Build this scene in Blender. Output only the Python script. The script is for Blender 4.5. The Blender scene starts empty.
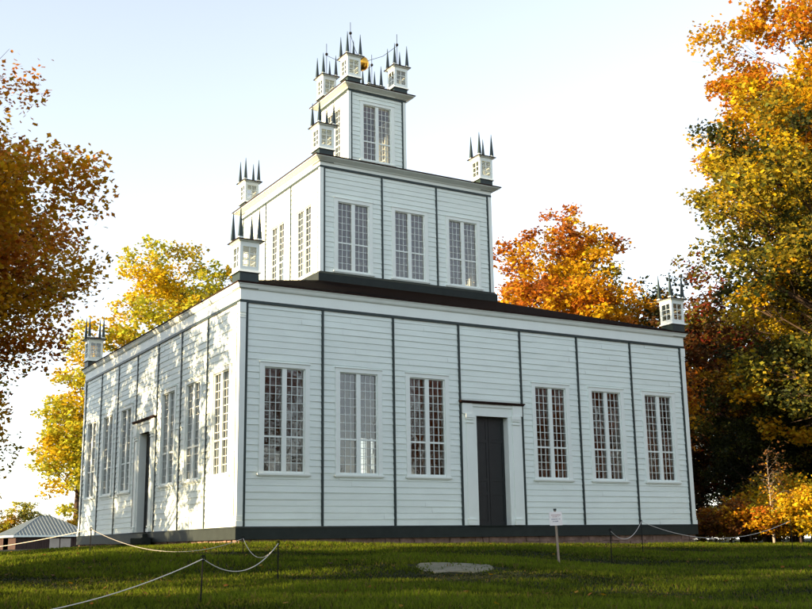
import bpy, bmesh, math, random
import numpy as np
from mathutils import Vector, Matrix

S = bpy.context.scene
COL = S.collection
R = math.radians

# ------------------------------------------------------------------ camera
CAM = np.array([-11.896, -29.876, -0.6145]); YAW, PIT, ROL = 0.5354, 0.2209, -0.0157
cd = bpy.data.cameras.new('camera'); cam = bpy.data.objects.new('camera', cd); COL.objects.link(cam)
cd.sensor_width = 36; cd.lens = 36 * 1073.39 / 812; cd.clip_start = .1; cd.clip_end = 3000
fw = Vector((math.sin(YAW) * math.cos(PIT), math.cos(YAW) * math.cos(PIT), math.sin(PIT)))
rt = Vector((math.cos(YAW), -math.sin(YAW), 0)); up = rt.cross(fw)
r2 = rt * math.cos(ROL) + up * math.sin(ROL); u2 = -rt * math.sin(ROL) + up * math.cos(ROL)
mw = Matrix((r2, u2, -fw)).transposed().to_4x4(); mw.translation = Vector(CAM); cam.matrix_world = mw
S.camera = cam

# ------------------------------------------------------------------ sky, sun, exposure
SUN_EL, SUN_AZ = R(14), R(0.6)          # the sun stands to the left (-X), all but along the front wall
sun_dir = Vector((-math.cos(SUN_EL) * math.cos(SUN_AZ), math.cos(SUN_EL) * math.sin(SUN_AZ), math.sin(SUN_EL)))
W = bpy.data.worlds.new('World'); S.world = W; W.use_nodes = True
wn = W.node_tree; bg = wn.nodes['Background']
sky = wn.nodes.new('ShaderNodeTexSky'); sky.sky_type = 'NISHITA'; sky.sun_disc = False
sky.sun_elevation = SUN_EL; sky.sun_rotation = math.atan2(sun_dir.x, sun_dir.y)
sky.air_density = 1.0; sky.dust_density = 0.2; sky.ozone_density = 1.3; sky.altitude = 200
hs = wn.nodes.new('ShaderNodeHueSaturation'); hs.inputs['Saturation'].default_value = .46
wn.links.new(sky.outputs[0], hs.inputs['Color']); wn.links.new(hs.outputs[0], bg.inputs[0]); bg.inputs[1].default_value = 0.115
sl = bpy.data.lights.new('sun', 'SUN'); so = bpy.data.objects.new('sun', sl); COL.objects.link(so)
sl.energy = 5.0; sl.angle = R(.5); sl.color = (1.0, .73, .41)
so.rotation_euler = sun_dir.to_track_quat('Z', 'Y').to_euler()
S.view_settings.view_transform = 'Standard'; S.view_settings.look = 'None'
S.view_settings.exposure = 1.9; S.view_settings.gamma = 1; S.view_settings.use_curve_mapping = False
S.render.engine = 'CYCLES'
S.cycles.use_denoising = True
S.cycles.max_bounces = 8; S.cycles.transparent_max_bounces = 16; S.cycles.sample_clamp_indirect = 6

# ------------------------------------------------------------------ helpers
def tag(o, label=None, cat=None, group=None, kind=None):
    for k, v in (('label', label), ('category', cat), ('group', group), ('kind', kind)):
        if v: o[k] = v
    return o

def empty(name, loc, rz=0):
    o = bpy.data.objects.new(name, None); COL.objects.link(o); o.location = loc; o.rotation_euler = (0, 0, rz); o.empty_display_size = .3
    return o

def link(name, me, parent=None, loc=(0, 0, 0), rz=0):
    o = bpy.data.objects.new(name, me); COL.objects.link(o); o.parent = parent; o.location = loc; o.rotation_euler = (0, 0, rz)
    return o

class MB:
    """collects faces for one mesh"""
    def __init__(s): s.v = []; s.f = []
    def quad(s, *p):
        i = len(s.v); s.v += [tuple(q) for q in p]; s.f.append(tuple(range(i, i + len(p))))
    def box(s, a, b):
        (x0, y0, z0), (x1, y1, z1) = a, b
        i = len(s.v)
        s.v += [(x0, y0, z0), (x1, y0, z0), (x1, y1, z0), (x0, y1, z0), (x0, y0, z1), (x1, y0, z1), (x1, y1, z1), (x0, y1, z1)]
        s.f += [tuple(i + k for k in f) for f in ((0, 3, 2, 1), (4, 5, 6, 7), (0, 1, 5, 4), (1, 2, 6, 5), (2, 3, 7, 6), (3, 0, 4, 7))]
    def frustum(s, h0, z0, h1, z1, cx=0, cy=0):
        i = len(s.v)
        for h, z in ((h0, z0), (h1, z1)):
            s.v += [(cx - h, cy - h, z), (cx + h, cy - h, z), (cx + h, cy + h, z), (cx - h, cy + h, z)]
        s.f += [tuple(i + k for k in f) for f in ((0, 3, 2, 1), (4, 5, 6, 7), (0, 1, 5, 4), (1, 2, 6, 5), (2, 3, 7, 6), (3, 0, 4, 7))]
    def tube(s, pts, rad, n=6, cap=True):
        pts = [Vector(p) for p in pts]; rads = rad if hasattr(rad, '__len__') else [rad] * len(pts)
        rings = []
        for k, p in enumerate(pts):
            t = (pts[min(k + 1, len(pts) - 1)] - pts[max(k - 1, 0)]).normalized()
            a = t.cross(Vector((0.03, .02, 1)) if abs(t.z) < .95 else Vector((1, 0, 0))).normalized(); b = t.cross(a)
            i = len(s.v); rings.append(i)
            for j in range(n):
                q = p + (a * math.cos(2 * math.pi * j / n) + b * math.sin(2 * math.pi * j / n)) * rads[k]
                s.v.append(tuple(q))
        for i0, i1 in zip(rings, rings[1:]):
            for j in range(n): s.f.append((i0 + j, i0 + (j + 1) % n, i1 + (j + 1) % n, i1 + j))
        if cap:
            s.f.append(tuple(rings[0] + j for j in reversed(range(n)))); s.f.append(tuple(rings[-1] + j for j in range(n)))
    def lathe(s, prof, cx, cy, n=16, a0=0, a1=2 * math.pi):
        closed = abs(a1 - a0 - 2 * math.pi) < 1e-6; m = n if closed else n + 1; rows = []
        for r, z in prof:
            rows.append(len(s.v))
            for j in range(m):
                a = a0 + (a1 - a0) * j / n; s.v.append((cx + r * math.cos(a), cy + r * math.sin(a), z))
        for i0, i1 in zip(rows, rows[1:]):
            for j in range(n): s.f.append((i0 + j, i0 + (j + 1) % m, i1 + (j + 1) % m, i1 + j))
    def mesh(s, name, mat, smooth=False):
        me = bpy.data.meshes.new(name); me.from_pydata(s.v, [], s.f); me.materials.append(mat); me.update()
        if smooth: me.polygons.foreach_set('use_smooth', [True] * len(me.polygons))
        return me

def fresh(name):
    m = bpy.data.materials.new(name); m.use_nodes = True
    return m, m.node_tree.nodes, m.node_tree.links, m.node_tree.nodes['Principled BSDF']

def mat(name, col, rough=.6, spec=.4, noise=.15, scale=6.0, bump=0.0, col2=None, metal=0, stretch=(1, 1, 1), bscale=None):
    m, N, L, b = fresh(name)
    b.inputs['Roughness'].default_value = rough; b.inputs['Specular IOR Level'].default_value = spec; b.inputs['Metallic'].default_value = metal
    tc = N.new('ShaderNodeTexCoord'); mp = N.new('ShaderNodeMapping'); mp.inputs['Scale'].default_value = stretch
    L.new(tc.outputs['Object'], mp.inputs[0])
    nz = N.new('ShaderNodeTexNoise'); nz.inputs['Scale'].default_value = scale; nz.inputs['Detail'].default_value = 6; nz.inputs['Roughness'].default_value = .65
    L.new(mp.outputs[0], nz.inputs['Vector'])
    cr = N.new('ShaderNodeValToRGB'); cr.color_ramp.elements[0].position = .3; cr.color_ramp.elements[1].position = .7
    c2 = col2 or tuple(c * (1 - noise) for c in col)
    cr.color_ramp.elements[0].color = (*c2, 1); cr.color_ramp.elements[1].color = (*col, 1)
    L.new(nz.outputs[0], cr.inputs[0]); L.new(cr.outputs[0], b.inputs['Base Color'])
    if bump:
        n2 = N.new('ShaderNodeTexNoise'); n2.inputs['Scale'].default_value = bscale or scale * 4; n2.inputs['Detail'].default_value = 4
        L.new(mp.outputs[0], n2.inputs['Vector'])
        bp = N.new('ShaderNodeBump'); bp.inputs['Strength'].default_value = bump; bp.inputs['Distance'].default_value = .02
        L.new(n2.outputs[0], bp.inputs['Height']); L.new(bp.outputs[0], b.inputs['Normal'])
    return m

def leafmat(name, trans=.42):
    m, N, L, b = fresh(name)
    at = N.new('ShaderNodeAttribute'); at.attribute_name = 'leafcol'
    L.new(at.outputs['Color'], b.inputs['Base Color']); b.inputs['Roughness'].default_value = .55; b.inputs['Specular IOR Level'].default_value = .25 if name == 'leaves' else .05
    tr = N.new('ShaderNodeBsdfTranslucent'); L.new(at.outputs['Color'], tr.inputs[0])
    mx = N.new('ShaderNodeMixShader'); mx.inputs[0].default_value = trans
    L.new(b.outputs[0], mx.inputs[1]); L.new(tr.outputs[0], mx.inputs[2]); L.new(mx.outputs[0], N['Material Output'].inputs[0])
    return m

M = {}
M['white'] = mat('white_paint', (.77, .84, .80), .5, .35, .06, 1.3, .08, bscale=14)
M['clap'] = mat('clapboard_paint', (.745, .835, .79), .55, .35, .09, .9, .12, stretch=(1, 1, 3), bscale=9)
M['green'] = mat('dark_green_paint', (.018, .036, .034), .45, .4, .3, 4)
M['skirt'] = mat('skirt_paint', (.022, .030, .028), .6, .2, .3, 3, .1)
M['door'] = mat('door_paint', (.013, .016, .017), .45, .4, .25, 3)
M['shingle'] = mat('shingle', (.003, .0014, .0013), .95, .02, .6, 7, .8, stretch=(1, 1, 1), bscale=18)
M['edge'] = mat('roof_edge', (.03, .016, .012), .8, .1, .4, 5)
M['plaster'] = mat('inner_wall', (.15, .095, .07), .9, .1, .3, 1.5)
M['plank'] = mat('floor_plank', (.20, .10, .06), .6, .3, .5, 3)
M['stone'] = mat('field_stone', (.30, .20, .165), .9, .1, .6, 4, .6)
M['slab'] = mat('pale_stone', (.23, .21, .165), .9, .1, .35, 3, .5, col2=(.10, .11, .06))
M['gold'] = mat('gilding', (.80, .43, .06), .32, .5, .1, 8, metal=1)
M['rod'] = mat('iron', (.010, .010, .010), .8, .15, .2, 8)
M['bark'] = mat('bark', (.075, .052, .038), .95, .1, .6, 9, .9, stretch=(1, 1, .25))
M['bark_pale'] = mat('bark_pale', (.34, .29, .25), .9, .1, .4, 9, .5, stretch=(1, 1, .25))
M['leaf'] = leafmat('leaves'); M['blade'] = leafmat('grass_blades', .7)
M['rope'] = mat('rope', (.62, .60, .56), .9, .1, .2, 30)
M['sign'] = mat('sign_white', (.82, .80, .80), .5, .3, .03, 8)
M['ink'] = mat('sign_ink', (.10, .09, .17), .6, .3, .1, 8)
M['inkred'] = mat('sign_ink_red', (.36, .16, .15), .6, .3, .1, 8)
M['post'] = mat('weathered_post', (.36, .29, .23), .85, .1, .4, 6, .3, stretch=(4, 4, .6))
M['barnwood'] = mat('barn_boards', (.075, .05, .045), .9, .1, .55, 2, .3, stretch=(5, 5, .3))
M['tin'] = mat('tin_roof', (.24, .29, .31), .5, .5, .2, 1.5, metal=.6)
M['barndoor'] = mat('pale_panel', (.42, .37, .32), .8, .2, .15, 2)

def glassmat():
    m, N, L, b = fresh('old_glass'); N.remove(b)
    t = N.new('ShaderNodeBsdfTransparent'); t.inputs[0].default_value = (.80, .80, .77, 1)
    g = N.new('ShaderNodeBsdfGlossy'); g.inputs['Roughness'].default_value = .015
    nz = N.new('ShaderNodeTexNoise'); nz.inputs['Scale'].default_value = 5; tc = N.new('ShaderNodeTexCoord'); L.new(tc.outputs['Object'], nz.inputs['Vector'])
    bp = N.new('ShaderNodeBump'); bp.inputs['Strength'].default_value = .25; bp.inputs['Distance'].default_value = .012
    L.new(nz.outputs[0], bp.inputs['Height']); L.new(bp.outputs[0], g.inputs['Normal'])
    fr = N.new('ShaderNodeFresnel'); fr.inputs['IOR'].default_value = 2.05
    mx = N.new('ShaderNodeMixShader'); L.new(fr.outputs[0], mx.inputs[0]); L.new(t.outputs[0], mx.inputs[1]); L.new(g.outputs[0], mx.inputs[2])
    L.new(mx.outputs[0], N['Material Output'].inputs[0])
    return m
M['glass'] = glassmat()

# ------------------------------------------------------------------ terrain
def gz(x, y):
    x = np.asarray(x, float); y = np.asarray(y, float)
    xr = np.clip(x, 0, 18.3)
    dl = np.maximum(-x, 0); dr = np.maximum(x - 18.3, 0); df = np.maximum(-y, 0)
    d = np.sqrt((np.minimum(dl, 45)) ** 2 + np.minimum(df, 45) ** 2)
    d = np.maximum(d - 1.0, 0)
    z = -.52 - .0125 * xr - .054 * d - .006 * np.minimum(dr, 60)
    back = np.clip((y - 14) / 30, 0, 1); back = back * back * (3 - 2 * back)
    z = z * (1 - back) + np.maximum(z, -.5) * back
    z = z + .09 * np.sin(x * .55 + 1.3) * np.sin(y * .47 + .4) * np.clip(d / 6, 0, 1) + .025 * np.sin(x * 1.3 + y * .9) * np.clip(d / 5, 0, 1)
    return z

def ground():
    def axis(lo, hi, c0, c1, fine):
        a = list(np.arange(c0, c1 + 1e-6, fine)); st = fine; p = c0; q = c1
        while p > lo: st *= 1.35; p -= st; a.insert(0, p)
        st = fine
        while q < hi: st *= 1.35; q += st; a.append(q)
        return np.array(a)
    xs = axis(-1400, 1400, -40, 60, .6); ys = axis(-1400, 1400, -45, 50, .6)
    X, Y = np.meshgrid(xs, ys); Z = gz(X, Y)
    V = np.stack([X, Y, Z], -1).reshape(-1, 3); nx, ny = len(xs), len(ys)
    i = (np.arange(ny - 1)[:, None] * nx + np.arange(nx - 1)[None]).ravel()
    F = np.stack([i, i + 1, i + nx + 1, i + nx], 1)
    me = bpy.data.meshes.new('lawn'); me.from_pydata(V.tolist(), [], F.tolist()); me.polygons.foreach_set('use_smooth', [True] * len(F))
    m, N, L, b = fresh('lawn_soil')
    tc = N.new('ShaderNodeTexCoord')
    n1 = N.new('ShaderNodeTexNoise'); n1.inputs['Scale'].default_value = .35; n1.inputs['Detail'].default_value = 8; n1.inputs['Roughness'].default_value = .7
    n2 = N.new('ShaderNodeTexNoise'); n2.inputs['Scale'].default_value = 9; n2.inputs['Detail'].default_value = 5
    L.new(tc.outputs['Object'], n1.inputs['Vector']); L.new(tc.outputs['Object'], n2.inputs['Vector'])
    c1 = N.new('ShaderNodeValToRGB'); e = c1.color_ramp.elements; e[0].position = .32; e[0].color = (.014, .015, .005, 1); e[1].position = .68; e[1].color = (.030, .040, .008, 1)
    c2 = N.new('ShaderNodeValToRGB'); e = c2.color_ramp.elements; e[0].position = .3; e[0].color = (.35, .33, .3, 1); e[1].position = .7; e[1].color = (1, 1, 1, 1)
    L.new(n1.outputs[0], c1.inputs[0]); L.new(n2.outputs[0], c2.inputs[0])
    mx = N.new('ShaderNodeMixRGB'); mx.blend_type = 'MULTIPLY'; mx.inputs[0].default_value = 1
    L.new(c1.outputs[0], mx.inputs[1]); L.new(c2.outputs[0], mx.inputs[2]); L.new(mx.outputs[0], b.inputs['Base Color'])
    b.inputs['Roughness'].default_value = .95; b.inputs['Specular IOR Level'].default_value = .1
    bp = N.new('ShaderNodeBump'); bp.inputs['Strength'].default_value = .8; bp.inputs['Distance'].default_value = .05
    L.new(n2.outputs[0], bp.inputs['Height']); L.new(bp.outputs[0], b.inputs['Normal'])
    me.materials.append(m)
    tag(link('lawn', me), 'uneven grass lawn in front of the white temple', None, None, 'structure')
ground()

# ------------------------------------------------------------------ the temple
C0 = 18.29 / 2
BASE = float(gz(5, 0))
temple = empty('temple', (C0, C0, -.5))
tag(temple, 'white clapboard temple of three square tiers with dark green trim', 'temple')
def tp(name, me, k=0, parent=None):      # a part of the temple; mesh is in centred coordinates with true heights, k quarter turns
    if parent is None: return link(name, me, temple, (0, 0, .5), -k * math.pi / 2)
    return link(name, me, parent)

def face(mb, h, mats=None):
    """front-face mesh coords (u, d, z) -> centred coords"""
    mb.v = [(u, -h - d, z) for u, d, z in mb.v]
    mb.f = [tuple(f) for f in mb.f]
    return mb

def clap_wall(h, z0, z1, openings, seed, expo=.2):
    rnd = random.Random(seed); mb = MB(); n = round((z1 - z0) / expo); e = (z1 - z0) / n; T = -.020
    def board(p, q, a, b, lo, hi):          # the part lo..hi of the board whose exposed height is a..b
        x = p
        while x < q - 1e-6:
            y = min(q, x + rnd.uniform(1.6, 4.5)); y = q if q - y < .5 else y
            dl = rnd.uniform(-.006, .008); dr = dl + rnd.uniform(-.004, .004); dz = rnd.uniform(-.007, .007) if lo == a else 0; dz2 = dz + (rnd.uniform(-.004, .004) if lo == a else 0)
            f0, f1 = (lo - a) / (b - a), (hi - a) / (b - a); up = .01 if hi == b else 0
            mb.quad((x, dl + (T - dl) * f0, lo + dz), (y, dr + (T - dr) * f0, lo + dz2), (y, dr + (T - dr) * f1, hi + up), (x, dl + (T - dl) * f1, hi + up))
            if lo == a: mb.quad((x, T, a + dz), (y, T, a + dz2), (y, dr, a + dz2), (x, dl, a + dz))
            x = y
    for i in range(n):
        a, b = z0 + i * e, z0 + (i + 1) * e; cuts = [(-h, h)]
        for (u0, u1, w0, w1) in openings:
            if b > w0 and a < w1:
                nc = []
                for p, q in cuts:
                    if u1 <= p or u0 >= q: nc.append((p, q)); continue
                    if u0 > p: nc.append((p, u0))
                    if u1 < q: nc.append((u1, q))
                cuts = nc
                if w0 - a > .004: board(u0, u1, a, b, a, w0)
                if b - w1 > .004: board(u0, u1, a, b, w1, b)
        for p, q in cuts: board(p, q, a, b, a, b)
    return face(mb, h)

def inner_wall(h, z0, z1, openings, d0=-.035, d1=-.22):
    mb = MB(); us = sorted({-h, h} | {o[0] for o in openings} | {o[1] for o in openings})
    for p, q in zip(us, us[1:]):
        zs = [z0]
        for o in openings:
            if o[0] <= p + 1e-6 and o[1] >= q - 1e-6: zs += [o[2], o[3]]
        zs.append(z1)
        for a, b in zip(zs[::2], zs[1::2]):
            if b - a > .01: mb.box((max(p, -h + .22) if p == -h else p, d1, a), (min(q, h - .22) if q == h else q, d0, b))
    return face(mb, h)

def window_meshes(w, hh, cols, rows, rail_row, seed):
    """origin at bottom centre of the glazed opening, in (u, d, z) with -d pointing into the wall"""
    fr = MB(); cas = .155
    # casing boards on the wall
    fr.box((-w / 2 - cas, -.03, -.02), (-w / 2, .024, hh)); fr.box((w / 2, -.03, -.02), (w / 2 + cas, .024, hh))
    fr.box((-w / 2 - cas, -.03, hh), (w / 2 + cas, .024, hh + .13)); fr.box((-w / 2 - cas - .02, -.02, hh + .13), (w / 2 + cas + .02, .05, hh + .152))
    # jamb lining
    fr.box((-w / 2 - .02, -.22, -.02), (-w / 2 + .035, -.028, hh)); fr.box((w / 2 - .035, -.22, -.02), (w / 2 + .02, -.028, hh))
    fr.box((-w / 2 + .035, -.22, hh - .035), (w / 2 - .035, -.028, hh)); fr.box((-w / 2 + .035, -.22, -.02), (w / 2 - .035, -.028, .05))
    fr.box((-.075, -.19, .05), (.075, -.018, hh - .035))     # mullion between the two sashes
    sill = MB(); sill.box((-w / 2 - cas - .05, -.03, -.075), (w / 2 + cas + .05, .065, -.022)); sill.box((-w / 2 - cas, -.03, -.11), (w / 2 + cas, .03, -.075))
    gls = []; rnd = random.Random(seed)
    for s in (-1, 1):
        x0, x1 = (.075, w / 2 - .035) if s > 0 else (-w / 2 + .035, -.075)
        z0, z1 = .05, hh - .035
        gl = MB(); gls.append(gl); cw = (x1 - x0) / cols; ch = (z1 - z0) / rows
        for i in range(1, cols): fr.box((x0 + i * cw - .0085, -.105, z0), (x0 + i * cw + .0085, -.07, z1))
        for j in range(1, rows):
            t = .028 if j == rail_row else .008
            fr.box((x0, -.11 if j == rail_row else -.102, z0 + j * ch - t), (x1, -.058 if j == rail_row else -.073, z0 + j * ch + t))
        for i in range(cols):
            for j in range(rows):
                a, b, c, d = x0 + i * cw, x0 + (i + 1) * cw, z0 + j * ch, z0 + (j + 1) * ch
                tx, tz = rnd.gauss(0, .006), rnd.gauss(0, .006)
                D = lambda u, v: -.0875 + tx * (u - (a + b) / 2) + tz * (v - (c + d) / 2)
                gl.quad((a, D(a, c), c), (b, D(b, c), c), (b, D(b, d), d), (a, D(a, d), d))
    for q in [fr, sill] + gls: q.v = [(u, -d, z) for u, d, z in q.v]
    return fr.mesh('window', M['white']), sill.mesh('sill', M['white']), [q.mesh('glass', M['glass']) for q in gls]

def put_window(ms, u, h, z, k):
    o = tp('window', ms[0], k)
    p = Matrix.Rotation(-k * math.pi / 2, 4, 'Z') @ Vector((u, -h, z + .5)); o.location = p
    link('sill', ms[1], o)
    for q in ms[2]: link('glass', q, o)

H1, H2, H3 = 18.29 / 2, 7.888 / 2, 2.76 / 2
E1 = .20
def battens(h, n, e): return [-h + e + i * (2 * h - 2 * e) / n for i in range(n + 1)]
B1, B2, B3 = battens(H1, 7, E1), battens(H2, 3, .16), battens(H3, 1, .13)
mid = lambda B, i: (B[i] + B[i + 1]) / 2
W1 = [mid(B1, i) for i in (0, 1, 2, 4, 5, 6)]; W2 = [mid(B2, i) for i in range(3)]; W3 = [mid(B3, 0)]
ww, wz, wh = 1.36, 1.57, 3.19
z2b, z2w, w2h = 9.46, 9.58, 2.72
DW = 1.30
op1 = [(u - ww / 2 - .02, u + ww / 2 + .02, wz - .02, wz + wh) for u in W1] + [(-DW / 2 - .02, DW / 2 + .02, 0, 3.61)]
op2 = [(u - ww / 2 - .02, u + ww / 2 + .02, z2w - .02, z2w + w2h) for u in W2]
w3w, w3z, w3h = 1.36, 15.28, 2.5
op3 = [(u - w3w / 2 - .02, u + w3w / 2 + .02, w3z - .02, w3z + w3h) for u in W3]
dz_open = (B1[3] - .02, B1[4] + .02, 0, 4.06)
win1 = window_meshes(ww, wh, 3, 12, 4, 1); win1b = window_meshes(ww, wh, 3, 12, 4, 2)
win2 = window_meshes(ww, w2h, 3, 10, 4, 3); win3 = window_meshes(w3w, w3h, 3, 9, 3, 4)

tiers = [(H1, 0.0, 6.75, op1, B1, 11), (H2, z2b, 13.63, op2, B2, 12), (H3, 14.9, 18.31, op3, B3, 13)]
for ti, (h, z0, z1, op, B, sd) in enumerate(tiers):
    ops = [o for o in op if o[2] > 0] + ([dz_open] if ti == 0 else [])
    opi = [o for o in op]
    cw = clap_wall(h, z0, z1, ops, sd).mesh('wall', M['clap']); iw = inner_wall(h, z0, z1, opi).mesh('inner_wall', M['plaster'])
    bt = MB()
    for x in B: pass
    bw = (.038, .034, .03)[ti]; tops = z1 - .07
    # dark strip below the frieze
    st = MB(); st.box((-h - .035, -.03, z1 - .07), (h + .035, .042 if ti == 0 else .036, z1 + .015)); face(st, h)
    stm = st.mesh('frieze_strip', M['green'])
    for k in range(4):
        w = tp('wall', cw, k); link('inner_wall', iw, w)
        tp('frieze_strip', stm, k)
    bm = MB(); bm.box((-bw, -.03, z0 + .003), (bw, .026, tops)); bmesh_ = bm.mesh('batten', M['green'])
    bmesh_.transform(Matrix.Diagonal((1, -1, 1, 1))); bmesh_.flip_normals()
    for k in range(4):
        for i, x in enumerate(B):
            o = tp('batten', bmesh_, k); p = Matrix.Rotation(-k * math.pi / 2, 4, 'Z') @ Vector((x, -h, .5)); o.location = p
    # corner posts with base and capital
    e = (E1, .16, .13)[ti] - bw
    cp = MB(); t = .03
    cp.box((-e, -e, z0 + .002), (t, t, tops)); 
    if ti == 0:
        for a, b, s in ((0.002, .16, .03), (.20, .235, .018), (.27, .295, .014), (6.2, 6.235, .018), (6.27, 6.30, .018), (6.36, 6.675, .022)):
            cp.box((-e + .004, -e + .004, z0 + a), (t + s, t + s, z0 + b))
    cpm = cp.mesh('corner_post', M['white'])
    for k in range(4):
        o = tp('corner_post', cpm, 0); o.rotation_euler.z = k * math.pi / 2 - math.pi / 2
        o.location = Matrix.Rotation(k * math.pi / 2 - math.pi / 2, 4, 'Z') @ Vector((h, h, .5))
    fz = (6.765, 13.645, 18.325)[ti]; ez = (7.30, 13.975, 18.53)[ti]; ov = (.187, .353, .356)[ti]
    f = MB(); f.frustum(h + .03, fz, h + .03, ez - .16)
    tp('frieze', f.mesh('frieze', M['white']))
    c = MB(); c.frustum(h + .07, ez - .20, h + .10, ez - .16); c.frustum(h + .10, ez - .16, h + ov - .05, ez - .075); c.frustum(h + ov - .03, ez - .072, h + ov - .02, ez - .045)
    tp('cornice', c.mesh('cornice', M['white']))
    r = MB()
    top = ((H2 - .02, 9.11), (H3 - .02, 14.75), (.3, 18.95))[ti]
    r.frustum(h + ov, ez - .042, h + ov + .005, ez)
    er = r.mesh('roof_edge', M['edge'])
    rr = MB(); rr.frustum(h + ov + .002, ez + .003, top[0], top[1])
    ro = tp('roof', rr.mesh('roof', M['shingle'])); link('roof_edge', er, ro)
    for k in range(4):
        for j, o in enumerate(W1 if ti == 0 else (W2 if ti == 1 else W3)):
            put_window(((win1, win1b)[(j + k) % 2], win2, win3)[ti], o, h, (wz, z2w, w3z)[ti], k)
# ceilings and floors inside
fl = MB(); fl.box((-8.9, -8.9, -.06), (8.9, 8.9, -.01)); fl.box((-3.7, -3.7, 9.36), (3.7, 3.7, 9.42)); fl.box((-8.9, -8.9, 6.66), (8.9, 8.9, 6.72)); fl.box((-1.2, -1.2, 14.98), (1.2, 1.2, 15.02)); fl.box((-3.7, -3.7, 13.5), (3.7, 3.7, 13.55)); fl.box((-1.2, -1.2, 18.2), (1.2, 1.2, 18.24))
tp('floor', fl.mesh('floor', M['plank']))
# second-tier skirt
sk = MB(); sk.frustum(H2 + .12, 8.95, H2 + .12, z2b - .1); sk.frustum(H2 + .12, z2b - .098, H2 + .035, z2b); tp('tier_skirt', sk.mesh('tier_skirt', M['skirt']))
sk = MB(); sk.frustum(H3 + .08, 14.5, H3 + .08, 14.9); tp('tier_skirt', sk.mesh('tier_skirt', M['skirt']))
# main skirt and stone foundation
sk = MB()
for k in range(4): pass
sk.box((-H1 - .06, -H1 - .06, -.35), (H1 + .06, H1 + .06, -.062)); sk.frustum(H1 + .085, -.04, H1 + .04, 0); sk.box((-H1 - .06, -H1 - .06, -.0615), (H1 + .06, -H1 + .1, -.0405)); sk.box((-H1 - .06, H1 - .1, -.0615), (H1 + .06, H1 + .06, -.0405)); sk.box((-H1 - .06, -H1 + .1, -.0615), (-H1 + .1, H1 - .1, -.0405)); sk.box((H1 - .1, -H1 + .1, -.0615), (H1 + .06, H1 - .1, -.0405))
sk2 = MB()
sk2.box((-H1 - .06, -H1 - .06, -.37), (H1 + .06, H1 + .06, -.045)); sk2.frustum(H1 + .075, -.043, H1 + .035, -.001)
tp('skirt', sk2.mesh('skirt', M['skirt']))
fd = MB(); rnd = random.Random(5)
for k in range(4):
    Rk = Matrix.Rotation(-k * math.pi / 2, 3, 'Z')
    for row in range(4):
        x = -H1; z = -.372 - row * .17
        while x < H1:
            w = rnd.uniform(.22, .6); j = rnd.uniform(-.05, .02); g = .012
            i0 = len(fd.v); fd.box((x + g, -H1 + .05 - j, z - .17 + g), (min(x + w, H1) - g, -H1 + .3, z - g * .3))
            for q in range(i0, len(fd.v)):
                v = Vector(fd.v[q]) + Vector((rnd.uniform(-.02, .02), rnd.uniform(-.02, .02), rnd.uniform(-.02, .0))); fd.v[q] = tuple(Rk @ v)
            x += w
fd.frustum(H1 - .1, -1.1, H1 - .1, -.37)
tp('foundation', fd.mesh('foundation', M['stone']))

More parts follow.
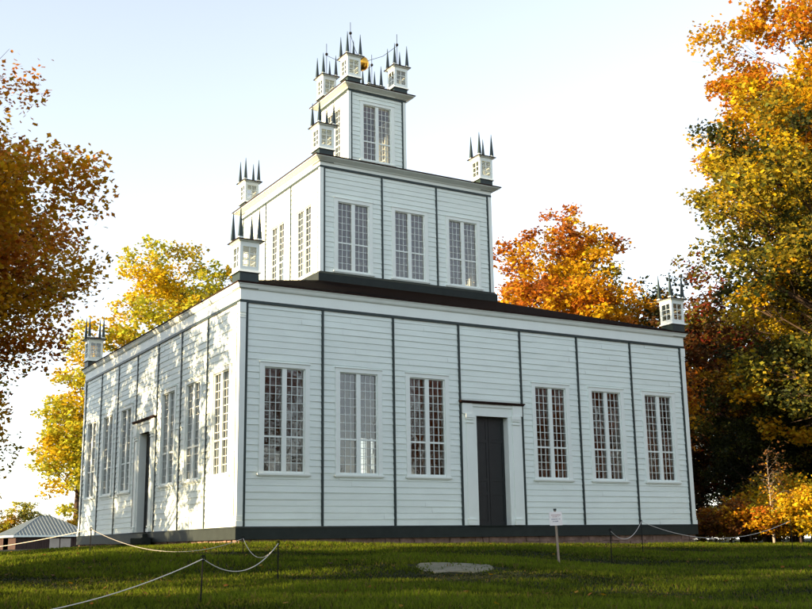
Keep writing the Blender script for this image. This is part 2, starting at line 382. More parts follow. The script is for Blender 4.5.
# doorways (front and the three other sides)
def doorway(k):
    Rk = Matrix.Rotation(-k * math.pi / 2, 4, 'Z')
    x0, x1 = B1[3] + .05, B1[4] - .05
    s = MB(); w = DW / 2
    s.box((x0, -.03, .002), (-w - .02, .02, 3.61)); s.box((w + .02, -.03, .002), (x1, .02, 3.61))
    s.box((-w - .02, -.32, .002), (-w, .02, 3.61)); s.box((w, -.32, .002), (w + .02, .02, 3.61))
    s.box((x0, -.32, 3.612), (x1, .022, 4.02)); s.box((x0, .022, 3.66), (x0 + .40, .085, 4.018)); s.box((x1 - .40, .022, 3.66), (x1, .085, 4.018))
    s.box((x0 + .40, .022, 3.92), (x1 - .40, .06, 4.018))
    s.v = [(u, -d, z) for u, d, z in s.v]
    loc = Rk @ Vector((0, -H1, .5))
    f = link('door_surround', s.mesh('door_surround', M['white']), temple, loc, -k * math.pi / 2)
    for sx in (-1, 1):
        p = MB(); px = sx * (w + .02 + (x1 - w - .02) / 2)
        for hw, dd, za, zb in ((.17, .11, .004, .12), (.15, .072, .121, .17), (.16, .10, .171, .21), (.132, .055, .211, 3.36), (.152, .095, 3.361, 3.40), (.132, .055, 3.401, 3.47), (.16, .10, 3.471, 3.53), (.175, .12, 3.531, 3.659)):
            p.box((px - hw, -.02, za), (px + hw, dd, zb))
        p.v = [(u, -q, z) for u, q, z in p.v]
        link('pilaster', p.mesh('pilaster', M['white'], False), f)
    c = MB(); c.box((x0 - .09, -.02, 4.022), (x1 + .07, .12, 4.06)); c.box((x0 - .11, -.02, 4.06), (x1 + .09, .155, 4.10)); c.v = [(u, -d, z) for u, d, z in c.v]
    link('door_cornice', c.mesh('door_cornice', M['edge']), f)
    d = MB()
    for sx in (-1, 1):
        a, b = (0.006, w) if sx > 0 else (-w, -.006)
        d.box((a, -.31, .01), (b, -.27, 3.605))
        for (p, q) in ((.18, 1.0), (1.12, 1.45), (1.57, 2.75), (2.87, 3.45)):
            d.box((a + .1, -.27, p), (b - .1, -.262, q)); 
        for zz in (.01, 1.0, 1.45, 2.75, 3.45):
            d.box((a + .002, -.27, zz + .004), (b - .002, -.25, zz + .112))
        d.box((a + .002, -.271, .008), (a + .1, -.248, 3.6)); d.box((b - .1, -.271, .008), (b - .002, -.248, 3.6))
    d.box((-w, -.32, .008), (w, -.255, .03))
    d.v = [(u, -q, z) for u, q, z in d.v]
    link('door', d.mesh('door', M['door']), temple, loc, -k * math.pi / 2)
    st = MB(); g = -.62 if k == 0 else -.7
    ext = 1.45 if k != 1 else 1.5
    if k: st.box((-.8, .02, -.22), (.8, .22, -.06))
    st.box((-w, -.3, -.03), (w, .12, -.004))
    if k == 1: st.box((-1.5, .45, -.40), (1.5, .85, -.22)); st.box((-1.4, .1, -.6), (1.4, .45, -.2))
    elif k: st.box((-.8, .1, -.8), (.8, .24, -.222))
    st.v = [(u, -q, z) for u, q, z in st.v]
    link('door_step', st.mesh('door_step', M['skirt'] if k != 0 else M['skirt']), temple, loc, -k * math.pi / 2)
for k in range(4): doorway(k)

# corner lanterns: dark base, glazed white body, cap and four green spires
def lantern_meshes():
    h = .32; b = MB()
    for sx in (-1, 1):
        for sy in (-1, 1):
            a0, a1 = sorted((sx * h, sx * (h - .10))); c0, c1 = sorted((sy * h, sy * (h - .10))); b.box((a0, c0, .36), (a1, c1, 1.26))
    for q in range(4):
        n = MB(); n.box((-h + .1, -h, 1.11), (h - .1, -h + .06, 1.26)); n.box((-h + .1, -h, .36), (h - .1, -h + .06, .49))
        n.box((-.014, -h + .02, .49), (.014, -h + .05, 1.11))
        for z in (.49 + .207, .49 + .413): n.box((-h + .1, -h + .022, z - .012), (h - .1, -h + .048, z + .012))
        Rm = Matrix.Rotation(q * math.pi / 2, 3, 'Z'); i = len(b.v)
        b.v += [tuple(Rm @ Vector(v)) for v in n.v]; b.f += [tuple(i + j for j in f) for f in n.f]
    b.frustum(h + .05, .30, h + .03, .358); b.frustum(h + .03, 1.262, h + .10, 1.30)
    ba = MB(); ba.frustum(h - .01, -.2, h - .01, .298)
    cp = MB(); cp.frustum(h + .13, 1.302, h + .12, 1.33); cp.frustum(h + .12, 1.332, .12, 1.42)
    sp = MB(); sp.frustum(.075, .0, .075, .05); sq = MB(); sq.frustum(.062, .052, .006, 1.02)
    gl = MB()
    for q in range(4):
        Rm = Matrix.Rotation(q * math.pi / 2, 3, 'Z')
        gl.quad(*[tuple(Rm @ Vector(v)) for v in ((-h + .1, -h + .035, .49), (h - .1, -h + .035, .49), (h - .1, -h + .035, 1.11), (-h + .1, -h + .035, 1.11))])
    rod = MB(); rod.tube([(0, 0, 1.38), (0, 0, 3.0)], .012, 6); rod.lathe([(.001, 2.42), (.05, 2.44), (.07, 2.49), (.05, 2.54), (.001, 2.56)], 0, 0, 10)
    return b.mesh('lantern', M['white']), ba.mesh('lantern_base', M['green']), cp.mesh('lantern_cap', M['edge']), sp.mesh('spire_foot', M['white']), sq.mesh('spire', M['green']), gl.mesh('lantern_glass', M['glass']), rod.mesh('lightning_rod', M['rod'])
LM = lantern_meshes()
for h, z, rods in ((H1, 7.31, ()), (H2, 13.98, ()), (H3, 18.545, (0, 1, 2, 3))):
    for k, (sx, sy) in enumerate(((-1, -1), (1, -1), (1, 1), (-1, 1))):
        c = h - .22
        l = link('lantern', LM[0], temple, (sx * c, sy * c, z + .5))
        link('lantern_base', LM[1], l); link('lantern_cap', LM[2], l); link('lantern_glass', LM[5], l)
        for ax in (-1, 1):
            for ay in (-1, 1):
                link('spire_foot', LM[3], l, (ax * .31, ay * .31, 1.345)); link('spire', LM[4], l, (ax * .31, ay * .31, 1.345))
        if k in rods: link('lightning_rod', LM[6], l)
# gilded ball hung between the four top lanterns
ball = empty('golden_ball', (C0, C0, 20.36)); tag(ball, 'gilded ball strung on wires between the four topmost lanterns', 'ball')
g = MB(); g.lathe([(max(.001, .33 * math.sin(math.pi * j / 16)), -.33 * math.cos(math.pi * j / 16)) for j in range(17)], 0, 0, 24)
link('sphere', g.mesh('sphere', M['gold'], True), ball)
for sx, sy in ((-1, -1), (1, -1), (1, 1), (-1, 1)):
    w = MB(); c = H3 - .22; w.tube([(sx * .22, sy * .22, .1), (sx * c * .6, sy * c * .6, .22), (sx * c, sy * c, .62)], .011, 5)
    link('wire', w.mesh('wire', M['rod']), ball)

# ------------------------------------------------------------------ trees
def leaf_mesh(name, pos, size, cols, rng, upb=.45, fold=True):
    n = len(pos)
    base = np.array([(0, -.5), (.5, -.06), (.17, .2), (0, .56), (-.17, .2), (-.5, -.06)]); m = len(base)
    nrm = rng.normal(size=(n, 3)); nrm /= np.linalg.norm(nrm, axis=1)[:, None]; nrm[:, 2] = np.abs(nrm[:, 2]) + upb; nrm /= np.linalg.norm(nrm, axis=1)[:, None]
    a = np.cross(nrm, rng.normal(size=(n, 3))); a /= np.linalg.norm(a, axis=1)[:, None] + 1e-9; b = np.cross(nrm, a)
    sz = size * rng.uniform(.65, 1.3, n)
    V = pos[:, None] + sz[:, None, None] * (base[None, :, :1] * a[:, None] + base[None, :, 1:] * b[:, None])
    V = V.reshape(-1, 3)
    me = bpy.data.meshes.new(name); me.vertices.add(n * m); me.vertices.foreach_set('co', V.astype(np.float32).ravel())
    me.loops.add(n * m); me.loops.foreach_set('vertex_index', np.arange(n * m, dtype=np.int32))
    me.polygons.add(n); me.polygons.foreach_set('loop_start', (np.arange(n) * m).astype(np.int32)); me.polygons.foreach_set('loop_total', np.full(n, m, np.int32))
    at = me.attributes.new('leafcol', 'FLOAT_COLOR', 'POINT')
    c4 = np.ones((n, m, 4), np.float32); c4[:, :, :3] = cols[:, None]; at.data.foreach_set('color', c4.ravel())
    me.materials.append(M['leaf']); me.update(); me.validate()
    return me

def smooth_noise(p, seed, f):
    r = np.random.default_rng(seed); v = np.zeros(len(p))
    for k in range(5):
        d = r.normal(size=3); v += np.sin(p @ d * f * (1 + .5 * k) + r.uniform(0, 6.28)) / (1 + .4 * k)
    return v / 2.0

def tree_meshes(seed, H, zc, rx, rz, nclump, nleaf, lsize, palette, trunk_r, clump_r=1.0, bark='bark', lobes=.22, inner=.35, hang=0.0, openness=0.0, zord=.5, zmin=.7, gap=None, prof=None):
    rng = np.random.default_rng(seed)
    d = rng.normal(size=(nclump * 3, 3)); d /= np.linalg.norm(d, axis=1)[:, None]
    lob = 1 + lobes * smooth_noise(d, seed + 1, 2.2)
    rad = (inner + (1 - inner) * rng.uniform(0, 1, len(d)) ** .55) * lob
    c = d * rad[:, None] * np.array([rx, rx, rz]); c[:, 2] += zc
    if prof:
        zz = rng.uniform(prof[0][0], prof[0][-1], len(d)); rr = np.interp(zz, *prof) * rng.uniform(.02, 1, len(d)) ** .4 * (1 + .5 * lobes * smooth_noise(d, seed + 1, 2.2))
        an = rng.uniform(0, 2 * np.pi, len(d)); c = np.stack([rr * np.cos(an), rr * np.sin(an), zz], 1)
    keep = []
    for i in range(len(c)):
        if c[i, 2] < zmin: continue
        if gap and gap[0] < c[i, 1] < gap[1] and c[i, 2] < gap[2]: continue
        if all(np.linalg.norm((c[i] - c[j]) * (1, 1, 1.3)) > clump_r * .72 for j in keep): keep.append(i)
        if len(keep) >= nclump: break
    c = c[keep]; n = len(c)
    # wood
    mb = MB(); top = zc + rz * .55
    wob = lambda z: np.array([.35 * math.sin(z * .5 + seed), .35 * math.cos(z * .4 + seed * 2), 0]) * min(1, z / max(zc, 1)) * (rx / 6)
    tz = np.linspace(-.4, top, 9); tpts = [np.array([0, 0, z]) + wob(max(z, 0)) for z in tz]
    trs = [trunk_r * (1.35 if z < 0 else 1.1 if z < 1 else 1) * max(.14, 1 - max(z, 0) / top * .88) for z in tz]
    mb.tube(tpts, trs, 9)
    z_lo = max(1.2, zc - rz * .95)
    for q in range(n):
        t = c[q]; hz = min(max(z_lo, t[2] - np.hypot(t[0], t[1]) * rng.uniform(.45, .9)), top * .96)
        s = np.array([0, 0, hz]) + wob(hz); m = s * .5 + t * .5 + np.array([rng.normal(0, .25), rng.normal(0, .25), rng.uniform(-.1, .5)])
        r0 = trunk_r * .30 * max(.35, 1 - hz / top * .7)
        P = [(1 - k) ** 2 * s + 2 * k * (1 - k) * m + k * k * t for k in (0, .25, .5, .75, 1)]
        mb.tube(P, [r0, r0 * .75, r0 * .5, r0 * .3, r0 * .1], 5, False)
        for w in range(3):
            e = t + rng.normal(size=3) * clump_r * .55; mb.tube([P[3], (P[3] + e) / 2 + rng.normal(size=3) * .1, e], [r0 * .25, r0 * .16, r0 * .06], 4, False)
    wood = mb.mesh('trunk', M[bark], True)
    # leaves
    cs = clump_r * rng.uniform(.65, 1.25, n); wgt = cs ** 2; cnt = np.maximum(8, (nleaf * wgt / wgt.sum()).astype(int))
    idx = np.repeat(np.arange(n), cnt); k = len(idx)
    # each clump is made of a few sprays
    nsp = 7; spr = np.clip(rng.normal(size=(n, nsp, 3)), -1.25, 1.25) * np.array([.62, .62, .42]); which = rng.integers(0, nsp, k)
    p = c[idx] + (spr[idx, which] + np.clip(rng.normal(size=(k, 3)), -1.5, 1.5) * np.array([.30, .30, .17])) * cs[idx][:, None]
    p[:, 2] -= hang * rng.uniform(0, 1, k) ** 2
    if openness: 
        s = smooth_noise(p, seed + 9, 1.6); ok = s > openness - 1.2; p = p[ok]; idx = idx[ok]; k = len(idx); which = which[ok]
    pal = np.array([q[0] for q in palette]); 
    cv = smooth_noise(c, seed + 4, .55) + rng.normal(0, .35, n) + (c[:, 2] - zc) / rz * zord
    order = np.argsort(np.argsort(cv)) / max(1, n - 1)
    wts = np.array([q[1] for q in palette], float); edges = np.cumsum(wts / wts.sum())
    u = np.clip(order[idx] + rng.normal(0, .10, k) + rng.normal(0, .06, (n, nsp))[idx, which], 0, .999)
    pi = np.minimum(np.searchsorted(edges, u), len(pal) - 1)
    col = pal[pi] * rng.uniform(.72, 1.25, k)[:, None] * (1 + rng.normal(0, .06, (k, 3)))
    leaves = leaf_mesh('crown', p, lsize, np.clip(col, .004, .9), rng)
    return wood, leaves

def put_tree(name, ms, x, y, label, group=None, rz=0, scale=1.0, cat='tree', parts=('trunk', 'crown'), sz=None):
    o = empty(name, (x, y, float(gz(x, y))), rz); o.scale = (scale, scale, sz or scale)
    tag(o, label, cat, group)
    link(parts[0], ms[0], o); link(parts[1], ms[1], o)
    return o

YEL, GOLD, ORG, RUST = (.54, .37, .010), (.49, .26, .008), (.42, .135, .010), (.22, .07, .014)
OLV, GRN, BRN, RED, DGRN, YGR = (.20, .17, .02), (.085, .10, .018), (.13, .065, .02), (.22, .022, .012), (.035, .045, .014), (.42, .40, .028)

OLG = (.33, .25, .02)
A = tree_meshes(21, 12, 6.9, 5.7, 5.5, 250, 330000, .092, [(GRN, .8), (OLV, 1.4), (OLG, 3), (RUST, .8), ((.54, .20, .014), 4), (GOLD, 3.6)], .34, 1.05, hang=.5, lobes=.1, inner=.1, zmin=1.6, gap=(-2.7, -.9, 4.4), prof=([1.6, 2.9, 3.7, 5.0, 5.7, 6.9, 8.0, 8.6, 9.1, 9.6, 10.0], [3.3, 3.8, 4.2, 4.8, 5.5, 6.0, 4.9, 4.0, 3.0, 1.8, .6]))
put_tree('maple_tree', A, -12.6, -8.6, 'rust and olive maple leaning in over the lawn beside the temple', 'autumn maples beside the temple')
B = tree_meshes(22, 14, 9.6, 5.6, 5.8, 140, 40000, .18, [(GRN, 1), (OLV, 2), (RUST, 1), (ORG, 2), (GOLD, 2)], .34, .85)
shade = 'unseen autumn tree out of frame left of the temple, placed for its shade'
for x, y, rz, s in ((-14, 7.6, 0, 1.0), (-14.5, 15.5, .9, 1.05), (-26, 12, 1.9, .8), (-31, -4.9, 1.2, .42), (-33, -16.4, 3.4, .75), (-27, -22, 2.2, .9), (-40, 17, 4.0, .8), (-42, 3, .3, .68), (-43, -4, 1.3, .66), (-41, 10, 2.3, .7), (-43, 25, 3.6, .75), (-38, 31, 5.1, .8), (-46, 36, 4.5, .8)):  # near trees throw the dapples; the far row is added to block low sky
    put_tree('shade_tree', B, x, y, shade, 'shade trees out of frame', rz, s)
TS = tree_meshes(33, 24, 19.5, 4.6, 4.8, 90, 16000, .24, [(OLV, 1), (GOLD, 2)], .4, 1.2)  # unseen high crown, added to shade the lower part of the right maple
put_tree('shade_tree', TS, -22, -4.2, shade, 'shade trees out of frame')
T2 = tree_meshes(23, 18, 10.5, 5.0, 7.2, 110, 38000, .21, [(OLG, 1), (YGR, 6), (YEL, 3)], .3, 1.15, inner=.25)
put_tree('yellow_tree', T2, 8.0, 28.8, 'bright yellow tree rising above the left side roof of the temple', None, .4)
T3 = tree_meshes(24, 11, 6.6, 1.7, 4.7, 60, 16000, .19, [(YGR, 5), (YEL, 4)], .2, .9, inner=.2)
put_tree('yellow_tree', T3, 26.2, 126, 'tall yellow tree behind the barn, against the far end of the temple wall', None, 0, 2.6)
T4 = tree_meshes(25, 20, 11.9, 5.3, 6.8, 140, 56000, .21, [(OLV, .8), (YEL, 3.2), (GOLD, 5), (ORG, 2.4), (RUST, .3)], .35, 1.15)
put_tree('orange_maple', T4, 29.6, 21.6, 'round glowing orange maple behind the temple roof', None, .3, 1.07)
T4b = tree_meshes(26, 10, 6.6, 2.6, 3.6, 40, 10000, .17, [(GOLD, 2), (ORG, 5), (RUST, 1)], .2, .95)
put_tree('orange_maple', T4b, 22.2, 7.6, 'low orange maple peeping over the right end of the roof')
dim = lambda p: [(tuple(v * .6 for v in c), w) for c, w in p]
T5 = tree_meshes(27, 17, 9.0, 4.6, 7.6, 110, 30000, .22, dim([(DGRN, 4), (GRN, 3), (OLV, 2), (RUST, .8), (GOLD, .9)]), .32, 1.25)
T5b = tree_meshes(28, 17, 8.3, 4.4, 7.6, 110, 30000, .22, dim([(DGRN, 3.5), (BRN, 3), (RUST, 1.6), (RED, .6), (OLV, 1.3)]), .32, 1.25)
T6 = tree_meshes(29, 27, 16.5, 7.4, 11.0, 330, 170000, .20, [(DGRN, 1.8), (GRN, 1.6), (OLV, 2), (OLG, 2), (YEL, 3.4), (GOLD, 5.5), (ORG, 1.2)], .5, 1.35, inner=.2, zord=.75)  # lower leaves still green, their colour also darkened to stand in for shade
put_tree('yellow_maple', T6, 31.4, .8, 'huge yellow maple filling the right edge of the photo', None, .5)
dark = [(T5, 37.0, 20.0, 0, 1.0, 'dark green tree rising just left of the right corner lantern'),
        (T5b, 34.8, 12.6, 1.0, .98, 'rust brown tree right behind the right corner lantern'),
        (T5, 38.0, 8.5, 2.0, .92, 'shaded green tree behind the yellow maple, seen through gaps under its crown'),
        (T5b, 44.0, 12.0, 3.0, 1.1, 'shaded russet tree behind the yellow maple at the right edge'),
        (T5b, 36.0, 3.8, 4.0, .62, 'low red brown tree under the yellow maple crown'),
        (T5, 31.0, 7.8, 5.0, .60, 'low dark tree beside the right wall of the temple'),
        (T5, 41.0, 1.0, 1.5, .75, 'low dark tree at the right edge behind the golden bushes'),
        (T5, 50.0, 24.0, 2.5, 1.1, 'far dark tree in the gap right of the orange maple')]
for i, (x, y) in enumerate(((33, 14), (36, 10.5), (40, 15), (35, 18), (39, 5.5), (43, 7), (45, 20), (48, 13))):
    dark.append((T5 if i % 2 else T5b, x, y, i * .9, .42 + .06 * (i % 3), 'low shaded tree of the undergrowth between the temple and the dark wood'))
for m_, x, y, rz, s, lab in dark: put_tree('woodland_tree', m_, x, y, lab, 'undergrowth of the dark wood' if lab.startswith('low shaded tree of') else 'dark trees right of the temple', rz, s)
# trees across the lawn behind the camera: the windows mirror most, the rest are added to block sky
MR = tree_meshes(30, 22, 11.5, 6.0, 9.5, 90, 14000, .30, [(BRN, 2), (RUST, 5), (RED, 2), (ORG, 1.5)], .4, 1.7)
for x, y, rz, s in ((20.0, -50, 0, .95), (12, -46, 3.3, .8), (-20, -40, .3, .8), (37, -44, 1, 1.0), (45, -40, 2, 1.15), (53, -33, 3, 1.2), (62, -46, 4, 1.3), (60, -27, 5, 1.1), (72, -32, .5, 1.3), (48, -55, 2.6, 1.2)):
    put_tree('russet_tree', MR, x, y, 'russet tree across the lawn, unseen directly, placed for window reflections and to block sky light', 'russet trees reflected in the windows', rz, s)
# small far trees by the barn
FB = tree_meshes(31, 6, 3.6, 2.9, 2.6, 40, 7000, .26, [(GRN, 2), (OLV, 2), (YGR, 3), (GOLD, 1)], .16, 1.0)
for (x, y, rz, s, lab) in ((15.2, 122, 0, .8, 'olive tree peeking over the left slope of the barn roof'), (18.9, 123, 2, .95, 'yellow green tree behind the peak of the barn roof'), (11.8, 124, 1, .6, 'small tree at the far left edge of the photo behind the barn'), (25.6, 122, 3, .8, 'yellow green tree behind the right slope of the barn roof')):
    put_tree('small_tree', FB, x, y, lab, 'small trees behind the barn', rz, s)
FW = tree_meshes(32, 16, 8, 6.0, 7.0, 60, 9000, .42, [(DGRN, 3), (GRN, 2), (OLV, 2), (RUST, 1), (GOLD, 1)], .4, 1.8)
for i, (x, y) in enumerate(((62, 30), (74, 22), (58, 14), (70, 8), (82, 34), (56, 4), (66, -3), (88, 14))):
    put_tree('far_tree', FW, x, y, 'tree of the dark wood far behind the golden bushes', 'wood at the far right', i * 1.3, 1 + .12 * (i % 3))

# golden bushes along the lawn edge on the right
def bush_meshes(seed, w, h, nl, pal, ls=.12):
    return tree_meshes(seed, h, h * .52, w, h * .5, 26, nl, ls, pal, .05, .55, inner=.1, lobes=.3)
BU = bush_meshes(41, 1.5, 2.2, 6500, [(OLV, 1), (YEL, 4), (GOLD, 3), (YGR, 2)]); BU2 = bush_meshes(42, 1.3, 1.7, 5000, [(BRN, 2), (RUST, 2), (GOLD, 3), (ORG, 1)])
bushes = [(BU, 22.6, -1.2, 1.0, 'golden bush at the far right edge of the lawn'), (BU, 24.6, .4, 1.25, 'tall golden bush behind the rope at the right edge'), (BU2, 21.4, .2, 1.0, 'brown gold bush right of the bare sapling'),
          (BU2, 20.3, 1.2, .8, 'low tawny bush beside the stone foundation'), (BU, 23.6, 2.2, .9, 'golden bush behind the bare sapling'), (BU2, 26.2, 2.0, 1.3, 'tawny bush deep behind the golden bushes'),
          (BU, 21.6, 2.6, .55, 'small yellow bush close to the temple corner'), (BU, 25.8, -2.0, 1.2, 'golden bush cut by the right edge of the photo'), (BU2, 23.0, .3, .75, 'rust flecked bush under the rope'), (BU2, 28.5, 4.2, 1.6, 'shaded tawny bush under the yellow maple')]
for x, y, q in ((20.5, 3.4, .7), (22.4, 4.6, .8), (24.6, 4.2, .8), (26.8, 5.2, .9), (27.6, .6, .9), (28.5, 2.4, 1.0), (20.6, 6.0, .8), (24.0, 7.0, 1.0), (30.5, 5.5, 1.1), (31, -1.5, 1.0)):
    bushes.append((BU2, x, y, q, 'tawny scrub in the shade behind the golden bushes'))
for i, (m_, x, y, s, lab) in enumerate(bushes): put_tree('bush', m_, x, y, lab, 'shaded scrub behind the bushes' if lab.startswith('tawny scrub') else 'golden bushes at the lawn edge', i * 1.7, s, 'bush', ('stem', 'foliage'))
SP = tree_meshes(43, 3.6, 2.4, .75, 1.3, 22, 350, .10, [(GOLD, 2), (BRN, 2)], .05, .5, 'bark_pale')
put_tree('sapling', SP, 21.9, -.5, 'thin nearly bare grey sapling standing among the golden bushes', None, 0, 1, 'sapling')

# ------------------------------------------------------------------ barn
def barn():
    A0 = np.array([14.45, 107.6]); ux = np.array([.97, -.243]); uy = np.array([-.243, -.97]) * -1
    o = empty('barn', (A0[0], A0[1], -.5), math.atan2(ux[1], ux[0]) + .33); tag(o, 'low dark board barn with a hipped tin roof beyond the lawn', 'barn')
    Lx, Ly, zw, zr = 10.0, 9.0, 1.75, 4.2
    w = MB(); rnd = random.Random(3); x = .35
    def wallrun(p, q, nrm):
        p = Vector(p); q = Vector(q); L_ = (q - p).length; t = (q - p) / L_; nn = Vector(nrm); s = 0
        while s < L_ - 1e-3:
            e = min(L_, s + rnd.uniform(.18, .3)); j = rnd.uniform(0, .03)
            a, b = p + t * s, p + t * (e - .012)
            pts = [a, b, b - nn * .08, a - nn * .08]; i = len(w.v)
            for z in (-.6, zw): w.v += [tuple(k + nn * j + Vector((0, 0, z))) for k in pts]
            w.f += [tuple(i + k for k in f) for f in ((0, 3, 2, 1), (4, 5, 6, 7), (0, 1, 5, 4), (1, 2, 6, 5), (2, 3, 7, 6), (3, 0, 4, 7))]; s = e
    d = .3
    wallrun((d, d, 0), (Lx - d, d, 0), (0, -1, 0)); wallrun((Lx - d, d, 0), (Lx - d, Ly - d, 0), (1, 0, 0)); wallrun((Lx - d, Ly - d, 0), (d, Ly - d, 0), (0, 1, 0))
    wallrun((d, Ly - d, 0), (d, Ly * .62, 0), (-1, 0, 0)); wallrun((d, Ly * .38, 0), (d, d, 0), (-1, 0, 0))
    link('wall', w.mesh('wall', M['barnwood']), o)
    r = MB(); c = Ly / 2; a, b = 4.3, Lx - 4.3
    P = [(-.1, -.1, zw), (Lx + .1, -.1, zw), (Lx + .1, Ly + .1, zw), (-.1, Ly + .1, zw), (a, c, zr), (b, c, zr)]
    r.v = P; r.f = [(0, 1, 5, 4), (1, 2, 5), (2, 3, 4, 5), (3, 0, 4), (3, 2, 1, 0)]
    def rib(p, q): r.tube([p, q], .035, 4, False)
    for i in range(1, 24):
        x = -.1 + (Lx + .2) * i / 24; t = min(1, (x + .1) / (a + .1), (Lx + .1 - x) / (Lx + .1 - b))
        rib((x, -.1, zw + .02), (x, -.1 + t * (c + .1), zw + t * (zr - zw) + .02)); y = -.1 + (Ly + .2) * i / 24; t = min(1, (y + .1) / (c + .1), (Ly + .1 - y) / (Ly + .1 - c))
        rib((-.1, y, zw + .02), (-.1 + t * (a + .1), y, zw + t * (zr - zw) + .02)); rib((Lx + .1, y, zw + .02), (Lx + .1 - t * (Lx + .1 - b), y, zw + t * (zr - zw) + .02))
    for p, q in (((-.1, -.1), a), ((Lx + .1, -.1), b), ((Lx + .1, Ly + .1), b), ((-.1, Ly + .1), a)): rib((p[0], p[1], zw + .03), (q, c, zr + .03))
    rib((a, c, zr + .03), (b, c, zr + .03))
    ro = link('roof', r.mesh('roof', M['tin']), o)
    f = MB(); f.box((-.14, -.14, zw - .16), (Lx + .14, -.102, zw + .05)); f.box((-.14, Ly + .102, zw - .16), (Lx + .14, Ly + .14, zw + .05)); f.box((-.14, -.102, zw - .16), (-.102, Ly + .102, zw + .05)); f.box((Lx + .102, -.102, zw - .16), (Lx + .14, Ly + .102, zw + .05))
    link('fascia', f.mesh('fascia', M['white']), ro)
    for x0, x1 in ((4.35, 5.55), (5.68, 6.95)):
        dm = MB(); dm.box((x0, d - .09, -.4), (x1, d - .034, zw - .35)); link('door', dm.mesh('door', M['barndoor']), o)
barn()

# ------------------------------------------------------------------ rope fence, sign, slab
STK = {}
def stake(key, x, y, h, lab, lean=(0, 0)):
    z = float(gz(x, y)); o = empty('rope_stake', (x, y, z)); tag(o, lab, 'stake', 'thin iron stakes of the rope fence')
    m = MB(); m.tube([(0, 0, -.2), (lean[0], lean[1], h)], .011, 6); link('rod', m.mesh('rod', M['rod']), o)
    e = MB(); pts = [(lean[0] + .035 * math.cos(a), lean[1], h - .03 + .035 * math.sin(a)) for a in np.linspace(0, 2 * math.pi, 11)]; e.tube(pts, .008, 5, False); link('eye_loop', e.mesh('eye_loop', M['rod']), o)
    STK[key] = Vector((x + lean[0], y + lean[1], z + h - .04))
stake('a', -6.71, -15.59, .62, 'nearest rope stake, standing low in the lawn left of centre', (.03, .01))
stake('b', -4.05, -12.13, .70, 'rope stake where two ropes meet in front of the near temple corner')
stake('c', -1.72, -4.76, .42, 'short rope stake close to the near temple corner')
stake('d', -4.95, -2.96, .66, 'rope stake left of the temple side door')
stake('e', 5.73, -9.62, .86, 'rope stake right of the white notice')
stake('f', 9.77, -6.33, .92, 'rope stake before the last right window of the front')
stake('g', 15.54, -6.72, .98, 'rope stake before the golden bushes')
stake('z', -12.6, -17.4, .74, 'rope stake beyond the left edge of the photo')
stake('y', -11.0, 16.0, .8, 'rope stake far left before the barn')
def rope(a, b, sag, lab, off=(0, 0, 0)):
    p, q = STK[a], STK[b]; m = MB()
    m.tube([p + (q - p) * t - Vector((0, 0, sag * 4 * t * (1 - t))) for t in np.linspace(0, 1, 25)], .0072, 6)
    o = m.mesh('rope', M['rope']); tag(link('rope', o), lab, 'rope', 'white ropes of the lawn fence')
rope('z', 'a', .5, 'slack white rope sweeping from the left edge to the nearest stake')
rope('a', 'b', .30, 'white rope between the nearest stake and the stake before the temple corner')
rope('c', 'b', .34, 'short drooping white rope beside the near temple corner')
rope('d', 'c', .42, 'white rope sagging along the left side of the temple')
rope('y', 'd', .5, 'white rope running off toward the barn')
rope('e', 'f', .33, 'white rope drooping before the right end of the front wall')
rope('f', 'g', .5, 'white rope sagging past the right temple corner to the golden bushes')

def sign():
    x, y = 3.46, -10.47; z = float(gz(x, y)); th = -.5354 + .12
    o = empty('notice_sign', (x, y, z), th); tag(o, 'small white notice board on a weathered stake in the lawn', 'sign')
    p = MB(); p.box((-.022, -.022, -.2), (.022, .022, 1.16)); me = p.mesh('post', M['post']); me.transform(Matrix.Shear('XZ', 4, (0, 0)) if False else Matrix.Identity(4))
    po = link('post', me, o)
    t = MB(); t.box((-.03, -.026, 1.158), (.03, .026, 1.2)); link('post_cap', t.mesh('post_cap', M['green']), po)
    b = MB(); b.box((-.145, -.034, .83), (.145, -.0225, 1.13)); bo = link('board', b.mesh('board', M['sign']), o)
    rnd = random.Random(8)
    for (zz, x0, x1, hgt, mm) in ((1.058, -.105, .10, .018, 'inkred'), (1.018, -.075, .075, .018, 'inkred'), (.968, -.10, .105, .02, 'ink'), (.918, -.07, .03, .024, 'ink')):
        s = MB(); u = x0
        while u < x1:
            w = rnd.choice((.012, .014, .02, .009))
            if rnd.random() < .85: s.box((u, -.0365, zz - hgt / 2), (u + w * .62, -.0335, zz + hgt / 2 * rnd.choice((1, .8, 1)))); s.box((u, -.0362, zz - hgt * .1), (u + w, -.0336, zz + hgt * .12))
            u += w + .004
        link('lettering', s.mesh('lettering', M[mm]), bo)
    o.rotation_euler = (0, R(-2.0), th)
sign()

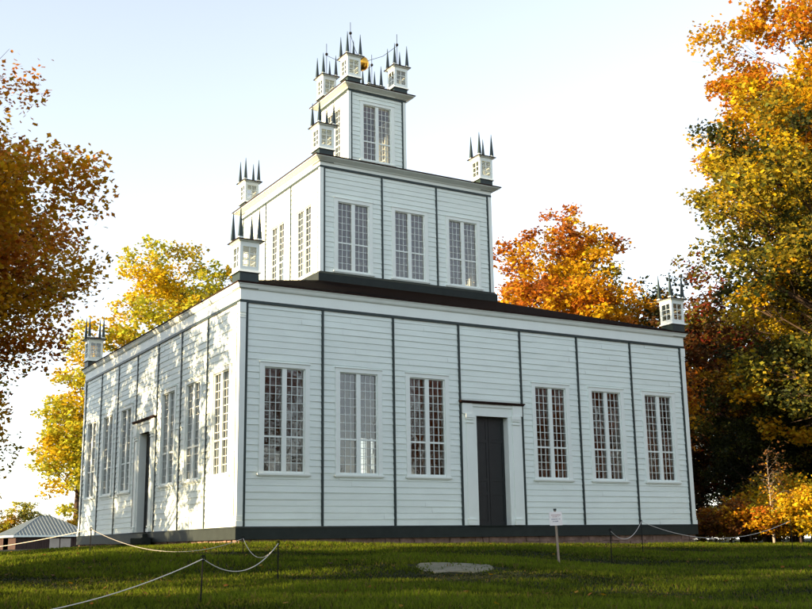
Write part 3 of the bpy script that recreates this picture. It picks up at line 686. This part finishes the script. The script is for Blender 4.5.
def slab():
    rng = np.random.default_rng(4); cx, cy = -.25, -12.0; ex = Vector((math.cos(-.5), math.sin(-.5), 0)); ey = Vector((-ex.y, ex.x, 0)); m = MB(); n = 22
    ring = []
    for k in range(n):
        a = 2 * math.pi * k / n; rr = 1 + rng.normal(0, .06); c_, s_ = math.cos(a), math.sin(a)
        q = Vector((cx, cy, 0)) + ex * (.72 * rr * np.sign(c_) * abs(c_) ** .6) + ey * (.95 * rr * np.sign(s_) * abs(s_) ** .6); ring.append(q)
    zt = lambda q: float(gz(q.x, q.y)) + .012
    i = len(m.v); m.v += [(q.x, q.y, zt(q)) for q in ring] + [(q.x, q.y, zt(q) - .2) for q in ring] + [(cx, cy, float(gz(cx, cy)) + .018)]
    for k in range(n): m.f.append((k, (k + 1) % n, 2 * n)); m.f.append((n + k, n + (k + 1) % n, (k + 1) % n, k))
    tag(link('stone_slab', m.mesh('stone_slab', M['slab'])), 'flat pale stone slab sunk in the lawn before the front wall', 'slab')
slab()

# ------------------------------------------------------------------ grass blades and fallen leaves
def grass():
    rng = np.random.default_rng(77); n = 330000
    # in the wedge seen by the camera (with a margin for a step to the side), denser where it is near
    s = rng.uniform(0, 1, n); dist = 10 + 38 * s ** 1.15; ang = YAW + rng.uniform(-.50, .47, n)
    x = CAM[0] + dist * np.sin(ang); y = CAM[1] + dist * np.cos(ang)
    ok = ~((x > -.15) & (x < 18.45) & (y > -.15) & (y < 18.4)) & ~((np.abs(x + .25) < .75) & (np.abs(y + 12.0) < .9) & (rng.uniform(size=n) < .93)); x, y, dist = x[ok], y[ok], dist[ok]; n = len(x)
    p = np.stack([x, y, np.zeros(n)], 1); t = smooth_noise(p, 5, .5); t2 = smooth_noise(p, 6, 1.7)
    hgt = np.clip(.055 + .03 * t + .02 * t2, .02, .16) * rng.uniform(.6, 1.5, n); wd = .008 + dist * .00045
    a = rng.uniform(0, 2 * np.pi, n); lean = rng.normal(0, .5, (n, 2)) * hgt[:, None]
    z = gz(x, y) - .01
    V = np.empty((n, 3, 3)); dx, dy = np.cos(a) * wd, np.sin(a) * wd
    V[:, 0] = np.stack([x - dx, y - dy, z], 1); V[:, 1] = np.stack([x + dx, y + dy, z], 1); V[:, 2] = np.stack([x + lean[:, 0], y + lean[:, 1], z + hgt + .01], 1)
    me = bpy.data.meshes.new('grass'); me.vertices.add(n * 3); me.vertices.foreach_set('co', V.astype(np.float32).ravel())
    me.loops.add(n * 3); me.loops.foreach_set('vertex_index', np.arange(n * 3, dtype=np.int32)); me.polygons.add(n)
    me.polygons.foreach_set('loop_start', (np.arange(n) * 3).astype(np.int32)); me.polygons.foreach_set('loop_total', np.full(n, 3, np.int32))
    u = np.clip(.5 + .28 * t + .2 * t2 + rng.normal(0, .18, n), 0, 1)[:, None]
    c = np.array((.011, .018, .006)) * (1 - u) + np.array((.165, .22, .016)) * u
    dry = rng.uniform(size=n) < .06; c[dry] = np.array((.16, .12, .045))
    c4 = np.ones((n, 3, 4), np.float32); c4[:, :, :3] = c[:, None]
    me.attributes.new('leafcol', 'FLOAT_COLOR', 'POINT').data.foreach_set('color', c4.ravel())
    me.materials.append(M['blade']); me.update()
    tag(link('grass', me), 'short uneven green grass of the lawn', 'grass', None, 'stuff')
    k = 420; dist = 12 + 30 * rng.uniform(0, 1, k); ang = YAW + rng.uniform(-.5, .47, k); x = CAM[0] + dist * np.sin(ang); y = CAM[1] + dist * np.cos(ang)
    ok = ~((x > -.3) & (x < 18.6) & (y > -.3) & (y < 18.6)); x, y = x[ok], y[ok]; k = len(x)
    pal = np.array([ORG, GOLD, RUST, BRN])[rng.integers(0, 4, k)] * .7
    me = leaf_mesh('fallen_leaves', np.stack([x, y, gz(x, y) + .05], 1), .085, pal, rng, 1.5)
    tag(link('fallen_leaves', me), 'scattered fallen autumn leaves on the lawn', 'leaves', None, 'stuff')
grass()
